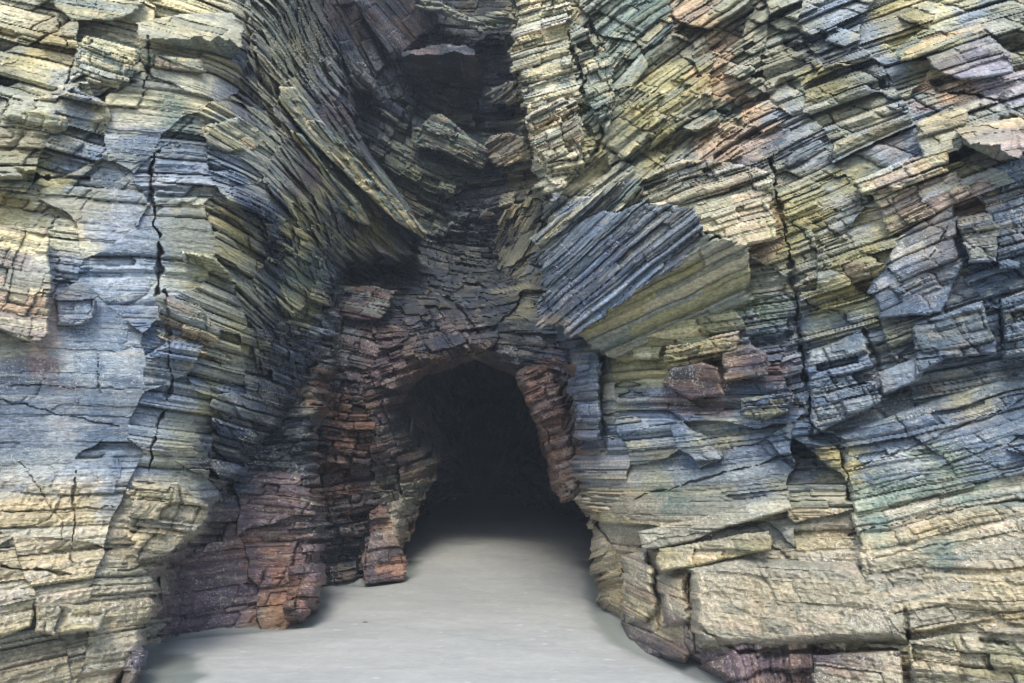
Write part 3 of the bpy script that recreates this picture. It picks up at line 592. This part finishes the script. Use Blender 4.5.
# ------------------------------------------------------------------ cave
def resample(pts, n):
    p = np.array(pts, float); d = np.r_[0, np.cumsum(np.hypot(*np.diff(p, axis=0).T))]
    q = np.linspace(0, d[-1], n)
    return np.c_[np.interp(q, d, p[:, 0]), np.interp(q, d, p[:, 1])]
secs = [(13.5, [(375,640),(378,578),(380,500),(388,450),(384,410),(392,365),(470,347),(540,368),(580,420),(600,480),(640,560),(650,650)]),
        (14.3, [(392,640),(398,560),(408,500),(430,450),(425,410),(415,350),(470,325),(540,345),(575,430),(600,480),(625,560),(630,640)]),
        (17.0, [(405,620),(408,540),(420,490),(442,440),(445,400),(440,350),(480,338),(530,360),(560,430),(580,470),(600,540),(600,640)]),
        (21.0, [(425,580),(430,520),(440,480),(450,440),(455,410),(460,380),(485,370),(510,390),(520,430),(535,460),(545,520),(548,600)]),
        (25.0, [(450,560),(452,500),(456,470),(460,450),(465,435),(470,425),(480,420),(488,425),(495,440),(500,455),(508,500),(510,560)])]
rings = []
for D, p in secs:
    q = resample(p, 160); rings.append(at(q[:, 0], q[:, 1], np.full(160, D)))
rings = np.array(rings)
nd = 150
ts = np.linspace(0, len(secs) - 1, nd)
G = np.zeros((nd, 160, 3))
for k, tt in enumerate(ts):
    i = min(int(tt), len(secs) - 2); f = tt - i
    G[k] = rings[i] * (1 - f) + rings[i + 1] * f
cen = G.mean(1, keepdims=True)
outw = G - cen; outw /= np.linalg.norm(outw, axis=2, keepdims=True)
ob, ids, s_, t_ = beds(G[..., 0] + G[..., 1] * .7, G[..., 1], G[..., 2], np.full(G.shape[:2], 4.), 1.2, 1., .6, 71)
G = G + outw * (-ob)[..., None] * 1.3
nb = G.shape[1]
ii = np.arange(nd * nb).reshape(nd, nb)
q = np.stack([ii[:-1, :-1], ii[:-1, 1:], ii[1:, 1:], ii[1:, :-1]], -1).reshape(-1, 4)
V_ = G.reshape(-1, 3)
cc = G[-1].mean(0); V_ = np.r_[V_, cc[None] + [0, .3, -.5]]
ci = len(V_) - 1
cap = np.stack([ii[-1, :-1], ii[-1, 1:], np.full(nb - 1, ci), np.full(nb - 1, ci)], 1)
me = bpy.data.meshes.new('cave')
me.from_pydata([tuple(v) for v in V_], [], [tuple(f) for f in q.tolist()] + [tuple(f[:3]) for f in cap.tolist()])
mix = hsh(ids[2][0], 5)[..., None]
ck = lin((74, 70, 76)) * mix + lin((92, 86, 80)) * (1 - mix)
ck = ck * (.8 + .4 * hsh(ids[1][0], ids[1][1], 6))[..., None]
cc4 = np.concatenate([ck, np.full(ck.shape[:2] + (1,), .2)], -1).reshape(-1, 4); cc4 = np.r_[cc4, cc4[-1:]]
ca_ = me.color_attributes.new('tint', 'FLOAT_COLOR', 'POINT'); ca_.data.foreach_set('color', cc4.astype(np.float32).ravel())
me.materials.append(ROCK)
cave = bpy.data.objects.new('cave', me); C.objects.link(cave); tag(cave, kind='structure')

# ------------------------------------------------------------------ sand
def sand_mat():
    m = bpy.data.materials.new('fine_pale_sand'); m.use_nodes = True
    N = m.node_tree.nodes; L = m.node_tree.links; p = N['Principled BSDF']
    tc = N.new('ShaderNodeTexCoord')
    n1 = N.new('ShaderNodeTexNoise'); n1.inputs['Scale'].default_value = .55; n1.inputs['Detail'].default_value = 5
    L.new(tc.outputs['Object'], n1.inputs[0])
    cr = N.new('ShaderNodeValToRGB'); cr.color_ramp.elements[0].position = .35; cr.color_ramp.elements[1].position = .65
    cr.color_ramp.elements[0].color = (.262, .276, .266, 1); cr.color_ramp.elements[1].color = (.31, .32, .305, 1)
    L.new(n1.outputs[0], cr.inputs[0])
    n2 = N.new('ShaderNodeTexNoise'); n2.inputs['Scale'].default_value = 9; n2.inputs['Detail'].default_value = 9; n2.inputs['Roughness'].default_value = .8
    mp = N.new('ShaderNodeMapping'); mp.inputs['Scale'].default_value = (1, 1.6, 1)
    L.new(tc.outputs['Object'], mp.inputs[0]); L.new(mp.outputs[0], n2.inputs[0])
    r = N.new('ShaderNodeMapRange'); r.inputs[1].default_value = .3; r.inputs[2].default_value = .7; r.inputs[3].default_value = .84; r.inputs[4].default_value = 1.14
    L.new(n2.outputs[0], r.inputs[0])
    mu = N.new('ShaderNodeVectorMath'); mu.operation = 'SCALE'; L.new(cr.outputs[0], mu.inputs[0]); L.new(r.outputs[0], mu.inputs['Scale'])
    # pale shell grit left by the tide
    n3 = N.new('ShaderNodeTexNoise'); n3.inputs['Scale'].default_value = 16; n3.inputs['Detail'].default_value = 2
    mp2 = N.new('ShaderNodeMapping'); mp2.inputs['Scale'].default_value = (.6, 1.4, 1); L.new(tc.outputs['Object'], mp2.inputs[0]); L.new(mp2.outputs[0], n3.inputs[0])
    g = N.new('ShaderNodeMapRange'); g.inputs[1].default_value = .68; g.inputs[2].default_value = .74; g.inputs[3].default_value = 0; g.inputs[4].default_value = .45
    L.new(n3.outputs[0], g.inputs[0])
    mx = N.new('ShaderNodeMix'); mx.data_type = 'RGBA'; L.new(g.outputs[0], mx.inputs[0]); L.new(mu.outputs[0], mx.inputs[6]); mx.inputs[7].default_value = (.6, .6, .58, 1)
    da_ = N.new('ShaderNodeAttribute'); da_.attribute_name = 'tint'
    dk = N.new('ShaderNodeMix'); dk.data_type = 'RGBA'; dk.inputs[7].default_value = (.17, .195, .18, 1)
    L.new(da_.outputs['Fac'], dk.inputs[0]); L.new(mx.outputs[2], dk.inputs[6]); L.new(dk.outputs[2], p.inputs['Base Color'])
    ro = N.new('ShaderNodeMapRange'); ro.inputs[3].default_value = .75; ro.inputs[4].default_value = .3
    L.new(da_.outputs['Fac'], ro.inputs[0]); L.new(ro.outputs[0], p.inputs['Roughness'])
    bp = N.new('ShaderNodeBump'); bp.inputs['Strength'].default_value = .35; bp.inputs['Distance'].default_value = .01
    L.new(n2.outputs[0], bp.inputs['Height']); L.new(bp.outputs[0], p.inputs['Normal'])
    return m
xs = np.unique(np.r_[np.linspace(-120, -12, 20), np.linspace(-12, 12, 700), np.linspace(12, 120, 20)])
ys = np.unique(np.r_[np.linspace(-150, -3, 30), np.linspace(-3, 30, 900), np.linspace(30, 60, 10)])
XX, YY = np.meshgrid(xs, ys)
near = np.clip(1 - np.abs(XX) / 14, 0, 1) * ((YY > -4) & (YY < 31))
ZZ = near * (.05 * fbm(XX * .5, YY * .5, 5, 3) + .012 * fbm(XX * 3, YY * 4, 6, 2) + .004 * fbm(XX * 9, YY * 16, 7, 2)) + np.where((YY > 11) & (np.abs(XX) < 4), .012 * fbm(XX * 6, YY * 5, 8, 2), 0)
ii = np.arange(XX.size).reshape(XX.shape)
q = np.stack([ii[:-1, :-1], ii[:-1, 1:], ii[1:, 1:], ii[1:, :-1]], -1).reshape(-1, 4)
wpoly = [(126,690),(134,668),(142,650),(152,645),(163,645),(178,650),(192,658),(204,668),(212,678),(218,700),(225,760),(120,760)]
gg = ray(np.array([p[0] * 1. for p in wpoly]), np.array([p[1] * 1. for p in wpoly])); gg = gg * (CAMZ / -gg[:, 2])[:, None]
dm = sdist(XX + .22 * fbm(XX * 3, YY * 3, 81, 4), YY + .3 * fbm(XX * 3 + 7, YY * 3, 82, 4), [tuple(p[:2]) for p in gg])
foot = [(128,683),(150,648),(165,634),(240,630),(306,624),(318,604),(320,582),(364,584),(406,577),(412,560)]
foot2 = [(590,560),(600,612),(622,640),(680,662),(730,683)]
fd = np.full(XX.shape, 9.)
for fl in (foot, foot2):
    fg = ray(np.array([p[0] * 1. for p in fl]), np.array([p[1] * 1. for p in fl])); fg = fg * (CAMZ / -fg[:, 2])[:, None]
    for (x0, y0), (x1, y1) in zip(fg[:-1, :2], fg[1:, :2]):
        ex, ey = x1 - x0, y1 - y0
        h = np.clip(((XX - x0) * ex + (YY - y0) * ey) / (ex * ex + ey * ey), 0, 1)
        fd = np.minimum(fd, np.hypot(XX - x0 - h * ex, YY - y0 - h * ey))
fw = .10 + .16 * np.clip(fbm(XX * 2.3, YY * 2.3, 83, 4) + .3, 0, 1)
rim = np.clip(1.4 * (1 - fd / fw), 0, 1) * .8
ZZ = ZZ - .02 * np.clip(1 - fd / .25, 0, 1)
damp = np.maximum(np.clip(dm / .10 + .2, 0, 1), rim)
ZZ = ZZ - .012 * damp
dcol = np.stack([damp] * 3 + [np.ones_like(damp)], -1).reshape(-1, 4)
tag(link_mesh('beach', np.stack([XX, YY, ZZ], -1).reshape(-1, 3), q, dcol, sand_mat(), True), kind='structure')

hz = bpy.data.meshes.new('haze')
hx, hy0, hy1, hz0, hz1 = 121, -151, 61, -1.3, 14.5
hv = [(x, y, z) for z in (hz0, hz1) for y in (hy0, hy1) for x in (-hx, hx)]
hz.from_pydata(hv, [], [(0, 2, 3, 1), (4, 5, 7, 6), (0, 1, 5, 4), (2, 6, 7, 3), (0, 4, 6, 2), (1, 3, 7, 5)])
hm = bpy.data.materials.new('shadow_lift_haze'); hm.use_nodes = True  # thin bluish haze, added to lift the shadows
N = hm.node_tree.nodes; N.remove(N['Principled BSDF']); pv = N.new('ShaderNodeVolumePrincipled')
pv.inputs['Color'].default_value = (.72, .85, 1, 1); pv.inputs['Density'].default_value = .0022; pv.inputs['Anisotropy'].default_value = .0
hm.node_tree.links.new(pv.outputs[0], N['Material Output'].inputs['Volume'])
hz.materials.append(hm); ho = bpy.data.objects.new('haze', hz); C.objects.link(ho); tag(ho, kind='stuff')

# ------------------------------------------------------------------ light
w = bpy.data.worlds.new('World'); S.world = w; w.use_nodes = True
N = w.node_tree.nodes; sky = N.new('ShaderNodeTexSky'); sky.sky_type = 'NISHITA'; sky.sun_disc = False
SUN_EL, SUN_AZ = radians(50), radians(184)      # azimuth clockwise from +Y
sky.sun_elevation = SUN_EL; sky.sun_rotation = SUN_AZ; sky.dust_density = 2.5; sky.air_density = 1.0
w.node_tree.links.new(sky.outputs[0], N['Background'].inputs[0]); N['Background'].inputs[1].default_value = .15
sl = bpy.data.lights.new('sun', 'SUN'); sl.energy = 1.15; sl.angle = radians(22); sl.color = (1, .95, .86)
so = bpy.data.objects.new('sun', sl); C.objects.link(so)
from mathutils import Vector
dirv = Vector((sin(SUN_AZ) * cos(SUN_EL), cos(SUN_AZ) * cos(SUN_EL), sin(SUN_EL)))
so.rotation_euler = dirv.to_track_quat('Z', 'Y').to_euler()
S.view_settings.view_transform = 'Standard'; S.view_settings.look = 'None'; S.view_settings.gamma = 1
S.view_settings.exposure = 1.45
S.cycles.max_bounces = 6; S.cycles.diffuse_bounces = 4
S.cycles.use_denoising = True; S.cycles.denoising_prefilter = 'ACCURATE'
